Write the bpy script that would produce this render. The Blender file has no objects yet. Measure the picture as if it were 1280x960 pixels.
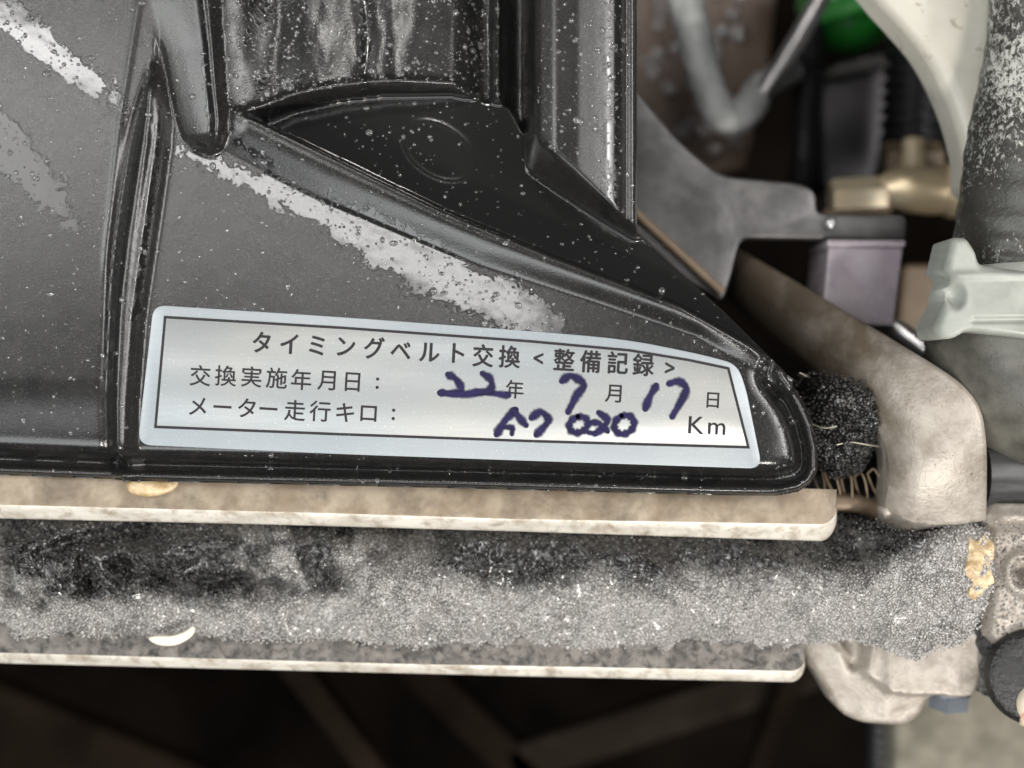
import bpy, bmesh, math, random
import numpy as np
from mathutils import Vector, Matrix

random.seed(7)
RNG = np.random.default_rng(11)
scene = bpy.context.scene
col = scene.collection

# ------------------------------------------------------------------ camera, world, lamps, exposure
U = 1e-4                      # 0.1 mm: the working unit
D = 1780.0                    # camera height over the sticker, in working units
cam = bpy.data.cameras.new('camera')
cam.lens = 50.06; cam.sensor_width = 36.0
cam.clip_start = 0.005; cam.clip_end = 20
cam.dof.use_dof = True; cam.dof.focus_distance = D * U; cam.dof.aperture_fstop = 9.5
cam_o = bpy.data.objects.new('camera', cam); col.objects.link(cam_o)
cam_o.location = (0, 0, D * U)
scene.camera = cam_o

world = bpy.data.worlds.new('World'); scene.world = world; world.use_nodes = True
bg = world.node_tree.nodes['Background']
bg.inputs['Color'].default_value = (0.90, 0.95, 1.0, 1); bg.inputs['Strength'].default_value = 0.02


def lamp(name, loc_mm, aim_mm, sx, sy, watts, color=(1, 1, 1), roll_to=None):
    l = bpy.data.lights.new(name, 'AREA'); l.shape = 'RECTANGLE'
    l.size = sx / 1000; l.size_y = sy / 1000; l.energy = watts; l.color = color
    o = bpy.data.objects.new(name, l); col.objects.link(o)
    p = Vector(loc_mm) / 1000; a = Vector(aim_mm) / 1000
    z = (p - a).normalized()
    x = Vector(roll_to).normalized() if roll_to else Vector((1, 0, 0))
    x = (x - z * x.dot(z)).normalized(); y = z.cross(x)
    o.matrix_world = Matrix(((x.x, y.x, z.x, p.x), (x.y, y.y, z.y, p.y), (x.z, y.z, z.z, p.z), (0, 0, 0, 1)))
    o['kind'] = 'helper'
    return o


# long bar lamp whose reflection lies across the wet panel
lamp('bar_lamp', (-88, 71, 350), (-20, 20, 0), 232, 12, 0.46, (1.0, 0.99, 0.97), (225, -109, 0))
# added dim soft box, stands in for the ceiling mirrored in the wet patch
lamp('ceiling_softbox', (-190, 72, 350), (-20, 10, 0), 70, 95, 0.26, (1.0, 0.99, 0.96))
# weak work light on the far side
lamp('work_lamp', (-20, 250, 330), (0, -10, 0), 34, 30, 0.65, (1.0, 0.97, 0.92))
# unseen soft boxes added left and right for the sheen on the column flanks
lamp('left_softbox', (-390, 30, 370), (-20, 10, 0), 190, 300, 2.7, (0.97, 1.0, 0.98), (0, 0, 1))
lamp('right_softbox', (300, 60, 390), (20, 10, 0), 240, 320, 2.1, (1.0, 0.98, 0.97), (1, 0, 0))
# tube to the right: the long glints on the rounded columns
lamp('side_tube', (330, 40, 330), (20, 10, 0), 44, 320, 1.9, (1.0, 0.97, 0.95), (0, 0, 1))
# hard hand lamp held in front: the lit front edges, the sparkle of the foam
lamp('hand_lamp', (70, -250, 240), (20, -20, 0), 30, 26, 1.7, (1.0, 0.95, 0.87))
# unseen soft box added at the near left for the diagonal rib's sheen
lamp('rib_softbox', (-160, -330, 370), (-10, 10, 0), 300, 200, 2.2, (0.96, 0.99, 1.0))

scene.view_settings.view_transform = 'Standard'
scene.view_settings.look = 'None'
scene.view_settings.exposure = -0.78
scene.view_settings.gamma = 1.0


# ------------------------------------------------------------------ helpers
def W(px, py, z):
    """point that the photo shows at pixel (px, py) when it lies z units above the sticker plane"""
    k = (D - z) / D
    return np.array(((px - 640) * k, (480 - py) * k, z))


def WA(x, y, z):
    k = (D - z) / D
    return np.stack(((x - 640) * k, (480 - y) * k, z + 0 * x), -1)


def np_mesh(name, v, f, smooth=True, normals=None):
    """v (n,3) in working units, f (m,3|4) int"""
    me = bpy.data.meshes.new(name)
    v = np.asarray(v, float) * U
    f = np.asarray(f, np.int32); n = f.shape[1]
    me.vertices.add(len(v)); me.vertices.foreach_set('co', v.astype(np.float32).ravel())
    me.loops.add(f.size); me.loops.foreach_set('vertex_index', f.ravel())
    me.polygons.add(len(f))
    me.polygons.foreach_set('loop_start', np.arange(0, f.size, n, dtype=np.int32))
    me.polygons.foreach_set('loop_total', np.full(len(f), n, np.int32))
    me.update(calc_edges=True)
    me.polygons.foreach_set('use_smooth', np.full(len(f), smooth, bool))
    if normals is not None:
        me.normals_split_custom_set_from_vertices([tuple(q) for q in normals])
    me.validate()
    return me


def attr(me, name, vals):
    a = me.attributes.new(name, 'FLOAT', 'POINT')
    a.data.foreach_set('value', np.asarray(vals, np.float32))


def put(name, me, m, parent=None, base=None, label=None, cat=None, group=None, kind=None):
    """link a mesh; its coordinates are world coordinates and get moved to the base"""
    o = bpy.data.objects.new(name, me); col.objects.link(o)
    if m is not None:
        me.materials.clear(); me.materials.append(m)
    if parent is not None:
        o.parent = parent
        b = parent.location if parent.parent is None else parent.parent.location
        base_v = Vector(b)
        me.transform(Matrix.Translation(-base_v))
    elif base is not None:
        base_v = Vector(base) * U
        me.transform(Matrix.Translation(-base_v)); o.location = base_v
    for k_, v_ in (('label', label), ('category', cat), ('group', group), ('kind', kind)):
        if v_: o[k_] = v_
    return o


def thing(name, base, label, cat, group=None, kind=None):
    o = bpy.data.objects.new(name, None); col.objects.link(o)
    o.empty_display_size = 0.005
    o.location = Vector(base) * U
    o['label'] = label; o['category'] = cat
    if group: o['group'] = group
    if kind: o['kind'] = kind
    return o


def fade(x, a, b):
    t = np.clip((x - a) / (b - a), 0, 1)
    return t * t * (3 - 2 * t)


def vnoise(x, y, scale, seed):
    """smooth value noise 0..1"""
    r = np.random.default_rng(seed).random((257, 257))
    u = np.asarray(x) / scale + 1000.3; v = np.asarray(y) / scale + 1000.7
    i = np.floor(u).astype(int); j = np.floor(v).astype(int)
    fu = u - i; fv = v - j
    fu = fu * fu * (3 - 2 * fu); fv = fv * fv * (3 - 2 * fv)
    g = lambda a, b: r[a % 257, b % 257]
    return (g(i, j) * (1 - fu) + g(i + 1, j) * fu) * (1 - fv) + (g(i, j + 1) * (1 - fu) + g(i + 1, j + 1) * fu) * fv


def fbm(x, y, scale, seed, octv=4):
    s = 0; a = 1; t = 0
    for k in range(octv):
        s = s + a * vnoise(x, y, scale / 2 ** k, seed + k * 13); t += a; a *= 0.5
    return s / t


def seg_dist(x, y, pts):
    """distance to a polyline"""
    best = np.full(np.shape(x), 1e9); bx = np.zeros(np.shape(x)); by = np.zeros(np.shape(x))
    for (x0, y0), (x1, y1) in zip(pts[:-1], pts[1:]):
        dx, dy = x1 - x0, y1 - y0; L = dx * dx + dy * dy + 1e-9
        t = np.clip(((x - x0) * dx + (y - y0) * dy) / L, 0, 1)
        qx, qy = x0 + t * dx, y0 + t * dy
        d = np.hypot(x - qx, y - qy); m = d < best
        best = np.where(m, d, best); bx = np.where(m, qx, bx); by = np.where(m, qy, by)
    return best, bx, by


def inside(x, y, pts):
    r = np.zeros(np.shape(x), bool); n = len(pts)
    for k in range(n):
        x0, y0 = pts[k]; x1, y1 = pts[(k + 1) % n]
        c = ((y0 > y) != (y1 > y)) & (x < (x1 - x0) * (y - y0) / ((y1 - y0) if y1 != y0 else 1e-9) + x0)
        r ^= c
    return r


def smooth_poly(pts, n=6, closed=True):
    """Catmull-Rom through the points"""
    P = [np.array(p, float) for p in pts]; N = len(P); out = []
    rng = range(N) if closed else range(N - 1)
    for k in rng:
        p0 = P[(k - 1) % N] if closed or k > 0 else P[k]
        p1 = P[k]; p2 = P[(k + 1) % N]
        p3 = P[(k + 2) % N] if closed or k + 2 < N else p2
        for j in range(n):
            t = j / n
            out.append(0.5 * ((2 * p1) + (-p0 + p2) * t + (2 * p0 - 5 * p1 + 4 * p2 - p3) * t * t + (-p0 + 3 * p1 - 3 * p2 + p3) * t ** 3))
    if not closed: out.append(P[-1])
    return [tuple(q) for q in out]


def round_corners(pts, radii, n=6):
    out = []; N = len(pts)
    for k in range(N):
        p = np.array(pts[k], float); a = np.array(pts[k - 1], float); b = np.array(pts[(k + 1) % N], float)
        r = radii[k] if hasattr(radii, '__len__') else radii
        if r <= 0: out.append(tuple(p)); continue
        da = (a - p); db = (b - p); la = np.linalg.norm(da); lb = np.linalg.norm(db)
        r_ = min(r, la * .48, lb * .48); s = p + da / la * r_; e = p + db / lb * r_
        for j in range(n + 1):
            t = j / n; out.append(tuple((1 - t) ** 2 * s + 2 * t * (1 - t) * p + t * t * e))
    return out


def vert_normals(v, f):
    n = np.zeros_like(v)
    a, b, c, d = v[f[:, 0]], v[f[:, 1]], v[f[:, 2]], v[f[:, 3]]
    fn = np.cross(c - a, d - b)
    for k in range(4): np.add.at(n, f[:, k], fn)
    return n / (np.linalg.norm(n, axis=1, keepdims=True) + 1e-12)


def relief(outline, zfun, step, z0=0.0, skirt=60.0, blur=0, er=0):
    """moulded surface over an outline (photo pixels at height z0): grid snapped to the outline plus a skirt.
    returns verts (plan units), quads, photo x, photo y, number of top verts"""
    P = np.array(outline)
    xs = np.arange(P[:, 0].min() - step, P[:, 0].max() + 2 * step, step)
    ys = np.arange(P[:, 1].min() - step, P[:, 1].max() + 2 * step, step)
    X, Y = np.meshgrid(xs, ys)
    ins = inside(X, Y, outline)
    Z = zfun(X, Y)
    for _ in range(blur):
        Zp = np.pad(Z, 1, mode='edge')
        Z = (Zp[:-2, 1:-1] + Zp[2:, 1:-1] + Zp[1:-1, :-2] + Zp[1:-1, 2:] + 2 * Z) / 6
    if er:
        de, _, _ = seg_dist(X, Y, list(outline) + [outline[0]]); de = np.where(ins, de, 0)
        q_ = np.clip(1 - de / er, 0, 1); Z = Z - er * (1 - np.sqrt(np.clip(1 - q_ * q_, 0.03, 1)))
    keep = ins[:-1, :-1] | ins[1:, :-1] | ins[:-1, 1:] | ins[1:, 1:]
    out_pts = list(outline) + [outline[0]]
    need = ~ins
    usev = np.zeros_like(ins)
    usev[:-1, :-1] |= keep; usev[1:, :-1] |= keep; usev[:-1, 1:] |= keep; usev[1:, 1:] |= keep
    m = need & usev
    _, qx, qy = seg_dist(X[m], Y[m], out_pts)
    X = X.copy(); Y = Y.copy(); X[m] = qx; Y[m] = qy
    idx = -np.ones(X.shape, int); idx[usev] = np.arange(usev.sum())
    jj, ii = np.nonzero(keep)
    f = np.stack((idx[jj, ii], idx[jj + 1, ii], idx[jj + 1, ii + 1], idx[jj, ii + 1]), 1)
    x = X[usev]; y = Y[usev]; z = Z[usev]
    k = (D - z0) / D
    v = np.stack(((x - 640) * k, (480 - y) * k, z), 1)
    nt = len(v)
    # skirt
    e = {}
    for q in range(4):
        a = f[:, q]; b = f[:, (q + 1) % 4]
        for s, t in zip(a.tolist(), b.tolist()):
            if (t, s) in e: del e[(t, s)]
            else: e[(s, t)] = 1
    bd = list(e.keys()); bv = sorted({i for p in bd for i in p}); mp = {i: nt + n for n, i in enumerate(bv)}
    low = v[bv].copy(); low[:, 2] -= skirt
    sk = np.array([(s, mp[s], mp[t], t) for s, t in bd])
    return np.vstack((v, low)), f, sk, x, y, nt


def relief_mesh(name, outline, zfun, step, z0=0.0, skirt=60.0, blur=0, er=0):
    v, f, sk, x, y, nt = relief(outline, zfun, step, z0, skirt, blur, er)
    n = vert_normals(v[:nt], f)
    nn = np.vstack((n, np.tile((0, 0, 1.0), (len(v) - nt, 1))))
    me = np_mesh(name, v, np.vstack((f, sk)))
    return me, v[:nt], n, x, y


def slab(name, outline, ztop, thick, r=4, segs=3, zfun=None, z0=None):
    """plate of an outline with rounded top edges"""
    P = np.array(outline, float); N = len(P)
    area = 0.5 * np.sum(P[:, 0] * np.roll(P[:, 1], -1) - np.roll(P[:, 0], -1) * P[:, 1])
    if area > 0: P = P[::-1]          # pixel y runs down: make it counter-clockwise in the plan
    t = np.roll(P, -1, 0) - np.roll(P, 1, 0); t /= np.linalg.norm(t, axis=1, keepdims=True) + 1e-9
    inn = np.stack((t[:, 1], -t[:, 0]), 1)
    c = P.mean(0)
    # choose the inward side by test
    test = P + inn * 0.5
    if inside(test[:, 0], test[:, 1], [tuple(q) for q in P]).mean() < .5: inn = -inn
    rings = [(0, -thick)]
    for k in range(segs + 1):
        a = math.pi / 2 * k / segs
        rings.append((r * (1 - math.cos(a)), -r + r * math.sin(a)))
    zc = ztop if z0 is None else z0
    v = []
    for ins_, dz in rings:
        q = P + inn * ins_
        zz = (zfun(q[:, 0], q[:, 1]) if zfun is not None else np.full(N, float(ztop))) + dz
        k_ = (D - zc) / D
        v.append(np.stack(((q[:, 0] - 640) * k_, (480 - q[:, 1]) * k_, zz), 1))
    me = bpy.data.meshes.new(name)
    bm = bmesh.new()
    vs = [[bm.verts.new(tuple(p * U)) for p in ring] for ring in v]
    for a, b in zip(vs[:-1], vs[1:]):
        for k in range(N):
            bm.faces.new((a[k], a[(k + 1) % N], b[(k + 1) % N], b[k]))
    flat = [bm.faces.new(vs[-1]), bm.faces.new(vs[0][::-1])]
    for f in bm.faces: f.smooth = True
    for f in flat: f.smooth = False
    bmesh.ops.triangulate(bm, faces=[f for f in bm.faces if len(f.verts) > 4])
    bmesh.ops.recalc_face_normals(bm, faces=bm.faces[:])
    bm.to_mesh(me); bm.free()
    me.set_sharp_from_angle(angle=math.radians(50))
    return me


def tube(name, path, radius, sides=20, ring_fun=None, caps=True, sub=8, flat=1.0):
    """swept tube; path: list of 3-D points (working units), radius: number or list"""
    P = [np.array(p, float) for p in path]
    R = list(radius) if hasattr(radius, '__len__') else [radius] * len(P)
    Q = smooth_poly([tuple(p) + (r,) for p, r in zip(P, R)], sub, closed=False)
    Q = np.array(Q); C = Q[:, :3]; R = Q[:, 3]
    T = np.gradient(C, axis=0); T /= np.linalg.norm(T, axis=1, keepdims=True) + 1e-9
    up = np.array((0, 0, 1.0)); v = []
    if abs(T[0] @ up) > .9: up = np.array((0, 1.0, 0))
    b = None
    for k in range(len(C)):
        if b is None: s = np.cross(up, T[k])
        else: s = b - T[k] * (b @ T[k])
        s = s / np.linalg.norm(s); b = s; n = np.cross(T[k], s)
        for j in range(sides):
            a = 2 * math.pi * j / sides
            r = R[k] * (ring_fun(k / (len(C) - 1), a) if ring_fun else 1)
            v.append(C[k] + s * r * math.cos(a) + n * r * flat * math.sin(a))
    f = []
    M = len(C)
    for k in range(M - 1):
        for j in range(sides):
            f.append((k * sides + j, k * sides + (j + 1) % sides, (k + 1) * sides + (j + 1) % sides, (k + 1) * sides + j))
    if caps:
        a = len(v); v.append(C[0]); v.append(C[-1])
        for j in range(0, sides, 1):
            f.append((a, (j + 1) % sides, j, j)); f.append((a + 1, (M - 1) * sides + j, (M - 1) * sides + (j + 1) % sides, (M - 1) * sides + (j + 1) % sides))
        me = bpy.data.meshes.new(name)
        me.from_pydata([tuple(np.array(p) * U) for p in v], [], [q if q[2] != q[3] else q[:3] for q in f])
        for p in me.polygons: p.use_smooth = True
        me.set_sharp_from_angle(angle=math.radians(55))
        return me
    return np_mesh(name, v, f)


def loft(name, sections, closed_ring=True, sharp=40):
    """sections: list of rings (each the same number of 3-D points)"""
    n = len(sections[0]); v = [tuple(np.array(p) * U) for s in sections for p in s]; f = []
    for k in range(len(sections) - 1):
        for j in range(n if closed_ring else n - 1):
            f.append((k * n + j, k * n + (j + 1) % n, (k + 1) * n + (j + 1) % n, (k + 1) * n + j))
    if closed_ring:
        f.append(tuple(range(n))[::-1]); f.append(tuple(range((len(sections) - 1) * n, len(sections) * n)))
    me = bpy.data.meshes.new(name); me.from_pydata(v, [], f)
    bm = bmesh.new(); bm.from_mesh(me)
    bmesh.ops.recalc_face_normals(bm, faces=bm.faces[:]); bm.to_mesh(me); bm.free()
    for p in me.polygons: p.use_smooth = True
    me.set_sharp_from_angle(angle=math.radians(sharp))
    return me


def band(name, left, right, thick, r=9, sub=5, share=.62, fall=46):
    """cast bar between two edge lines of (px, py, z): flat top, rounded far edge, sloping near flank"""
    Lp = np.array(smooth_poly(left, sub, False)); Rp = np.array(smooth_poly(right, sub, False)); secs = []
    up = np.array((0, 0, 1.0))
    for k, (l, q) in enumerate(zip(Lp, Rp)):
        A = W(*l); B = W(*q); d = (B - A); Ln = np.linalg.norm(d); d = d / Ln
        t = k / (len(Lp) - 1); sh = share + .2 * t; fl = fall * (1 - .35 * t)
        ring = [A + up * (-r), A + d * r * .3 - up * r * .3, A + d * r]
        c = A + d * Ln * sh
        e = B - up * fl
        ring += [A + d * Ln * sh * .55 + up * 1.2, c - d * r, c + (e - c) / np.linalg.norm(e - c) * r]
        ring += [c + (e - c) * .6, e - up * 0, e - up * 6]
        ring += [B - up * (thick + fl), A - up * (thick + fl)]
        secs.append(ring)
    return loft(name, secs, sharp=60)


# ------------------------------------------------------------------ materials
class NT:
    def __init__(s, name):
        s.m = bpy.data.materials.new(name); s.m.use_nodes = True
        s.t = s.m.node_tree; s.n = s.t.nodes; s.b = s.n['Principled BSDF']
        s.tc = s.n.new('ShaderNodeTexCoord')

    def link(s, a, b): s.t.links.new(a, b)

    def noise(s, scale, detail=3, rough=.55, dist=0, stretch=None, typ='noise'):
        if typ == 'voronoi':
            n = s.n.new('ShaderNodeTexVoronoi'); n.inputs['Scale'].default_value = scale
        else:
            n = s.n.new('ShaderNodeTexNoise'); n.inputs['Scale'].default_value = scale
            n.inputs['Detail'].default_value = detail; n.inputs['Roughness'].default_value = rough
            n.inputs['Distortion'].default_value = dist
        src = s.tc.outputs['Object']
        if stretch:
            mp = s.n.new('ShaderNodeMapping'); mp.inputs['Scale'].default_value = stretch[:3]
            if len(stretch) > 3: mp.inputs['Rotation'].default_value[2] = stretch[3]
            s.link(src, mp.inputs['Vector']); src = mp.outputs['Vector']
        s.link(src, n.inputs['Vector'])
        return n.outputs['Distance'] if typ == 'voronoi' else n.outputs['Fac']

    def ramp(s, fac, stops):
        r = s.n.new('ShaderNodeValToRGB'); e = r.color_ramp.elements
        while len(e) < len(stops): e.new(0.5)
        for k, (p, c) in enumerate(stops):
            e[k].position = p; e[k].color = (c, c, c, 1) if not hasattr(c, '__len__') else (*c, 1)
        s.link(fac, r.inputs['Fac']); return r.outputs['Color']

    def math(s, op, a, b=None, c=None, clamp=False):
        m = s.n.new('ShaderNodeMath'); m.operation = op; m.use_clamp = clamp
        for k, q in enumerate((a, b, c)):
            if q is None: continue
            if isinstance(q, (int, float)): m.inputs[k].default_value = q
            else: s.link(q, m.inputs[k])
        return m.outputs[0]

    def mix(s, fac, a, b):
        m = s.n.new('ShaderNodeMix'); m.data_type = 'RGBA'
        if isinstance(fac, (int, float)): m.inputs['Factor'].default_value = fac
        else: s.link(fac, m.inputs['Factor'])
        for q, key in ((a, 6), (b, 7)):
            if isinstance(q, tuple): m.inputs[key].default_value = (*q, 1)
            else: s.link(q, m.inputs[key])
        return m.outputs[2]

    def attr(s, name):
        a = s.n.new('ShaderNodeAttribute'); a.attribute_name = name; return a.outputs['Fac']

    def bump(s, h, strength, dist, prev=None):
        b = s.n.new('ShaderNodeBump'); b.inputs['Strength'].default_value = strength
        b.inputs['Distance'].default_value = dist; s.link(h, b.inputs['Height'])
        if prev is not None: s.link(prev, b.inputs['Normal'])
        return b.outputs['Normal']

    def set(s, key, v):
        if isinstance(v, (int, float)): s.b.inputs[key].default_value = v
        elif isinstance(v, tuple): s.b.inputs[key].default_value = (*v, 1)
        else: s.link(v, s.b.inputs[key])


def mottled(name, c1, c2, scale, rough=(.4, .6), metal=0.0, bump=None, c3=None, s3=None, stretch=None, lim=(.38, .62), lim3=(.58, .66), spec=.5):
    t = NT(name)
    n = t.noise(scale, 5, .6, stretch=stretch)
    c = t.mix(t.ramp(n, [(lim[0], 0.), (lim[1], 1.)]), c1, c2)
    if c3 is not None:
        n3 = t.noise(s3, 5, .65, dist=.4)
        c = t.mix(t.ramp(n3, [(lim3[0], 0.), (lim3[1], 1.)]), c, c3)
    t.set('Base Color', c)
    t.set('Roughness', t.ramp(n, [(.3, rough[0]), (.7, rough[1])]))
    t.set('Metallic', metal); t.set('Specular IOR Level', spec)
    if bump:
        nb = t.noise(bump[0], 4, .6)
        t.set('Normal', t.bump(nb, bump[1], bump[2]))
    return t.m


def shroud_material():
    t = NT('wet_black_plastic')
    wet = t.attr('wet')
    n1 = t.noise(480, 4, .6, dist=.9); n2 = t.noise(2300, 3, .6)
    bub = t.noise(760, typ='voronoi')
    w = t.math('ADD', wet, t.math('MULTIPLY', t.math('SUBTRACT', n1, .5), 2.3))
    w = t.math('ADD', w, t.math('MULTIPLY', t.math('SUBTRACT', n2, .5), 1.0))
    w = t.math('SUBTRACT', w, t.ramp(bub, [(.10, .9), (.17, 0.)]))
    mask = t.ramp(w, [(.44, 0.), (.60, 1.)])
    # the odd bubble left open in the film
    grain = t.noise(3900, 3, .7); mid = t.noise(420, 4, .6)
    smear = t.noise(110, 4, .6, stretch=(1, .35, 1, .5))
    dry = t.mix(t.ramp(mid, [(.3, 0.), (.7, 1.)]), (.009, .009, .0095), (.016, .0155, .015))
    dust = t.ramp(smear, [(.45, 0.), (.75, .45)])
    dry = t.mix(dust, dry, (.022, .020, .018))
    specks = t.ramp(grain, [(.58, 0.), (.72, .7)])
    dry = t.mix(specks, dry, (.07, .067, .063))
    t.set('Base Color', t.mix(mask, dry, (.011, .011, .011)))
    rough = t.math('ADD', .14, t.math('MULTIPLY', smear, .17))
    mr = t.n.new('ShaderNodeMix'); t.link(mask, mr.inputs[0]); t.link(rough, mr.inputs[2]); mr.inputs[3].default_value = .12
    t.set('Roughness', mr.outputs[0])
    drymask = t.math('SUBTRACT', 1., mask)
    g = t.math('MULTIPLY', grain, drymask)
    nb = t.bump(g, .36, .00006)
    wave = t.noise(260, 2, .5)
    nb = t.bump(wave, .30, .0001, nb)
    nb = t.bump(mask, .45, .00006, nb)
    t.set('Normal', nb)
    t.set('Coat Weight', 0.0)
    return t.m


M = {}
M['shroud'] = shroud_material()


def sticker_mat(name, c, warm, rough):
    t = NT(name)
    br = t.noise(2600, 3, .6, stretch=(.06, 1.6, 1, .06)); sp = t.noise(6500, 2, .6); big = t.noise(45, 3, .5)
    cc = t.mix(t.ramp(big, [(.35, 0.), (.65, 1.)]), c, warm)
    cc = t.mix(t.ramp(br, [(.35, .0), (.7, .2)]), cc, tuple(q * .78 for q in c))
    cc = t.mix(t.ramp(sp, [(.66, .0), (.76, .5)]), cc, (.85, .86, .86))
    t.set('Base Color', cc); t.set('Metallic', .12)
    t.set('Roughness', t.math('ADD', rough, t.math('MULTIPLY', br, .18)))
    nb = t.bump(t.noise(40, 2, .5), .3, .0005); nb = t.bump(sp, .2, .00003, nb)
    t.set('Normal', nb)
    return t.m


M['sticker_border'] = sticker_mat('silver_sticker', (.235, .262, .285), (.28, .303, .318), .28)
M['sticker_film'] = sticker_mat('sticker_film', (.235, .258, .272), (.285, .286, .275), .28)


def ink(name, c, alpha=False):
    t = NT(name); t.set('Base Color', c); t.set('Roughness', .45); t.set('Specular IOR Level', .2)
    if alpha:
        t.set('Base Color', t.mix(t.ramp(t.noise(420, 4, .6), [(.40, 0.), (.68, 1.)]), c, tuple(q * 1.7 for q in c)))
        e = t.attr('edge'); n = t.noise(2500, 3, .6)
        a = t.math('ADD', e, t.math('MULTIPLY', t.math('SUBTRACT', n, .5), .35))
        al = t.ramp(a, [(.05, 0.), (.28, .35), (.62, .96)])
        t.set('Alpha', al)
    return t.m


def print_ink():
    t = NT('printed_ink'); t.set('Base Color', (.022, .020, .022)); t.set('Roughness', .45); t.set('Specular IOR Level', .15)
    n = t.noise(900, 4, .65)
    t.set('Alpha', t.ramp(n, [(.30, .62), (.42, 1.)]))
    return t.m


M['ink'] = print_ink()
M['pen'] = ink('violet_marker', (.008, .006, .032), True)

M['cast'] = mottled('cast_metal', (.30, .27, .23), (.42, .385, .335), 620, (.36, .55), .15, (1500, .5, .0002), (.15, .11, .075), 95, lim3=(.53, .86))
def cast_mat():
    t = NT('cast_metal')
    g = t.attr('grime_shade'); n = t.noise(620, 5, .6); n3 = t.noise(110, 5, .65, dist=.4); sp = t.noise(1700, 4, .7)
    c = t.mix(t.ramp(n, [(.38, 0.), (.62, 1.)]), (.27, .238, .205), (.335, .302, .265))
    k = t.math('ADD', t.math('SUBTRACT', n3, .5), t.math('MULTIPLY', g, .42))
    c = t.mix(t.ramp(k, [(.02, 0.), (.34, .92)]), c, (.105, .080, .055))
    c = t.mix(t.ramp(sp, [(.60, 0.), (.70, .75)]), c, (.085, .065, .048))
    t.set('Base Color', c); t.set('Roughness', t.ramp(n, [(.3, .30), (.7, .5)])); t.set('Metallic', .2)
    nb = t.bump(t.noise(1900, 4, .65), .5, .00016); t.set('Normal', t.bump(n3, .3, .0006, nb))
    return t.m


M['cast'] = cast_mat()
M['plate'] = mottled('grimy_plate', (.185, .14, .095), (.28, .23, .17), 260, (.4, .6), .2, (1500, .3, .0001), (.085, .065, .045), 200, lim3=(.44, .74))
M['edge'] = mottled('bare_metal_edge', (.60, .555, .485), (.76, .715, .645), 420, (.28, .45), .35, (1700, .45, .00012), (.22, .155, .09), 420, stretch=(.35, 1, 1), lim3=(.48, .78))
M['dirty_plate'] = mottled('dirty_plate', (.075, .066, .058), (.15, .135, .12), 380, (.5, .7), .0, (1600, .5, .0002), (.012, .011, .010), 800, lim3=(.44, .64))


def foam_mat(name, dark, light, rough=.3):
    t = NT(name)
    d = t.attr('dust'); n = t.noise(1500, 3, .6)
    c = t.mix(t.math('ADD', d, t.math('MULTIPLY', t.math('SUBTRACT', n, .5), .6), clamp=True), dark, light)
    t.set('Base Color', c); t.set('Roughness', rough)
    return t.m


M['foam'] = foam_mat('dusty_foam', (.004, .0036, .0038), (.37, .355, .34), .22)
M['tar'] = foam_mat('tarry_foam', (.006, .006, .006), (.09, .085, .08), .2)


def plain(name, c, rough=.5, metal=0., bump=None, spec=.5):
    t = NT(name)
    n = t.noise(300, 4, .6)
    t.set('Base Color', t.mix(n, tuple(q * .72 for q in c), tuple(min(1, q * 1.25) for q in c)))
    t.set('Roughness', rough); t.set('Metallic', metal); t.set('Specular IOR Level', spec)
    if bump: t.set('Normal', t.bump(t.noise(bump[0], 3, .6), bump[1], bump[2]))
    return t.m


def water_mat():
    t = NT('water')
    t.set('Base Color', (.9, .9, .9)); t.set('Roughness', .06); t.set('IOR', 1.5); t.set('Specular IOR Level', 1.0); t.set('Transmission Weight', .92)
    return t.m


M['water'] = water_mat()


def hose_mat():
    t = NT('flaking_rubber')
    n = t.noise(1300, 6, .8, dist=.3, stretch=(1.4, .8, 1)); big = t.noise(70, 3, .5)
    k = t.ramp(t.math('ADD', n, t.math('MULTIPLY', t.math('SUBTRACT', big, .5), .45)), [(.53, 0.), (.60, 1.)])
    t.set('Base Color', t.mix(k, (.034, .033, .029), (.42, .42, .39)))
    rg = t.math('SUBTRACT', .42, t.math('MULTIPLY', k, .22)); t.set('Roughness', rg)
    nb = t.bump(k, .7, .00025); t.set('Normal', t.bump(t.noise(1400, 3, .6), .5, .0002, nb))
    return t.m


M['hose'] = hose_mat()
M['hose_dull'] = mottled('dusty_rubber', (.038, .036, .031), (.10, .095, .08), 130, (.35, .5), 0, (2200, .4, .0001))
M['clamp'] = mottled('pale_plastic', (.22, .228, .205), (.31, .32, .29), 130, (.35, .5), 0, (2000, .15, .0001), (.30, .26, .18), 150, lim3=(.66, .74))
M['tank'] = mottled('white_plastic', (.40, .38, .33), (.48, .46, .40), 60, (.3, .4), 0, (500, .25, .0003), (.26, .23, .18), 420, lim3=(.62, .70))
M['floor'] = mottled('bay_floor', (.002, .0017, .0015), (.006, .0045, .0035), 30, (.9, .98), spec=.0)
M['rust'] = mottled('rusty_panel', (.085, .055, .038), (.15, .105, .08), 55, (.3, .5), .1, (300, .6, .001))
M['braid'] = mottled('grey_braid', (.34, .35, .35), (.48, .49, .49), 400, (.4, .6), .1, (1400, .5, .0004), stretch=(1, .4, 1))
M['steel'] = plain('steel', (.45, .44, .45), .3, .85)
M['greymetal'] = mottled('painted_grey_plate', (.075, .073, .073), (.12, .117, .116), 160, (.30, .42), .6, (900, .2, .0002))
M['mauve'] = mottled('mauve_grey_plastic', (.24, .205, .235), (.30, .26, .285), 150, (.22, .34), 0, (900, .2, .0002))
M['brass'] = mottled('brass', (.78, .62, .40), (.90, .78, .58), 90, (.3, .42), .55)
M['brown'] = mottled('brown_metal', (.14, .10, .065), (.22, .165, .11), 120, (.45, .6), .2)
M['green'] = plain('green_plastic', (.015, .17, .02), .3)
M['black'] = plain('black_rubber', (.010, .010, .011), .42)
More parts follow.
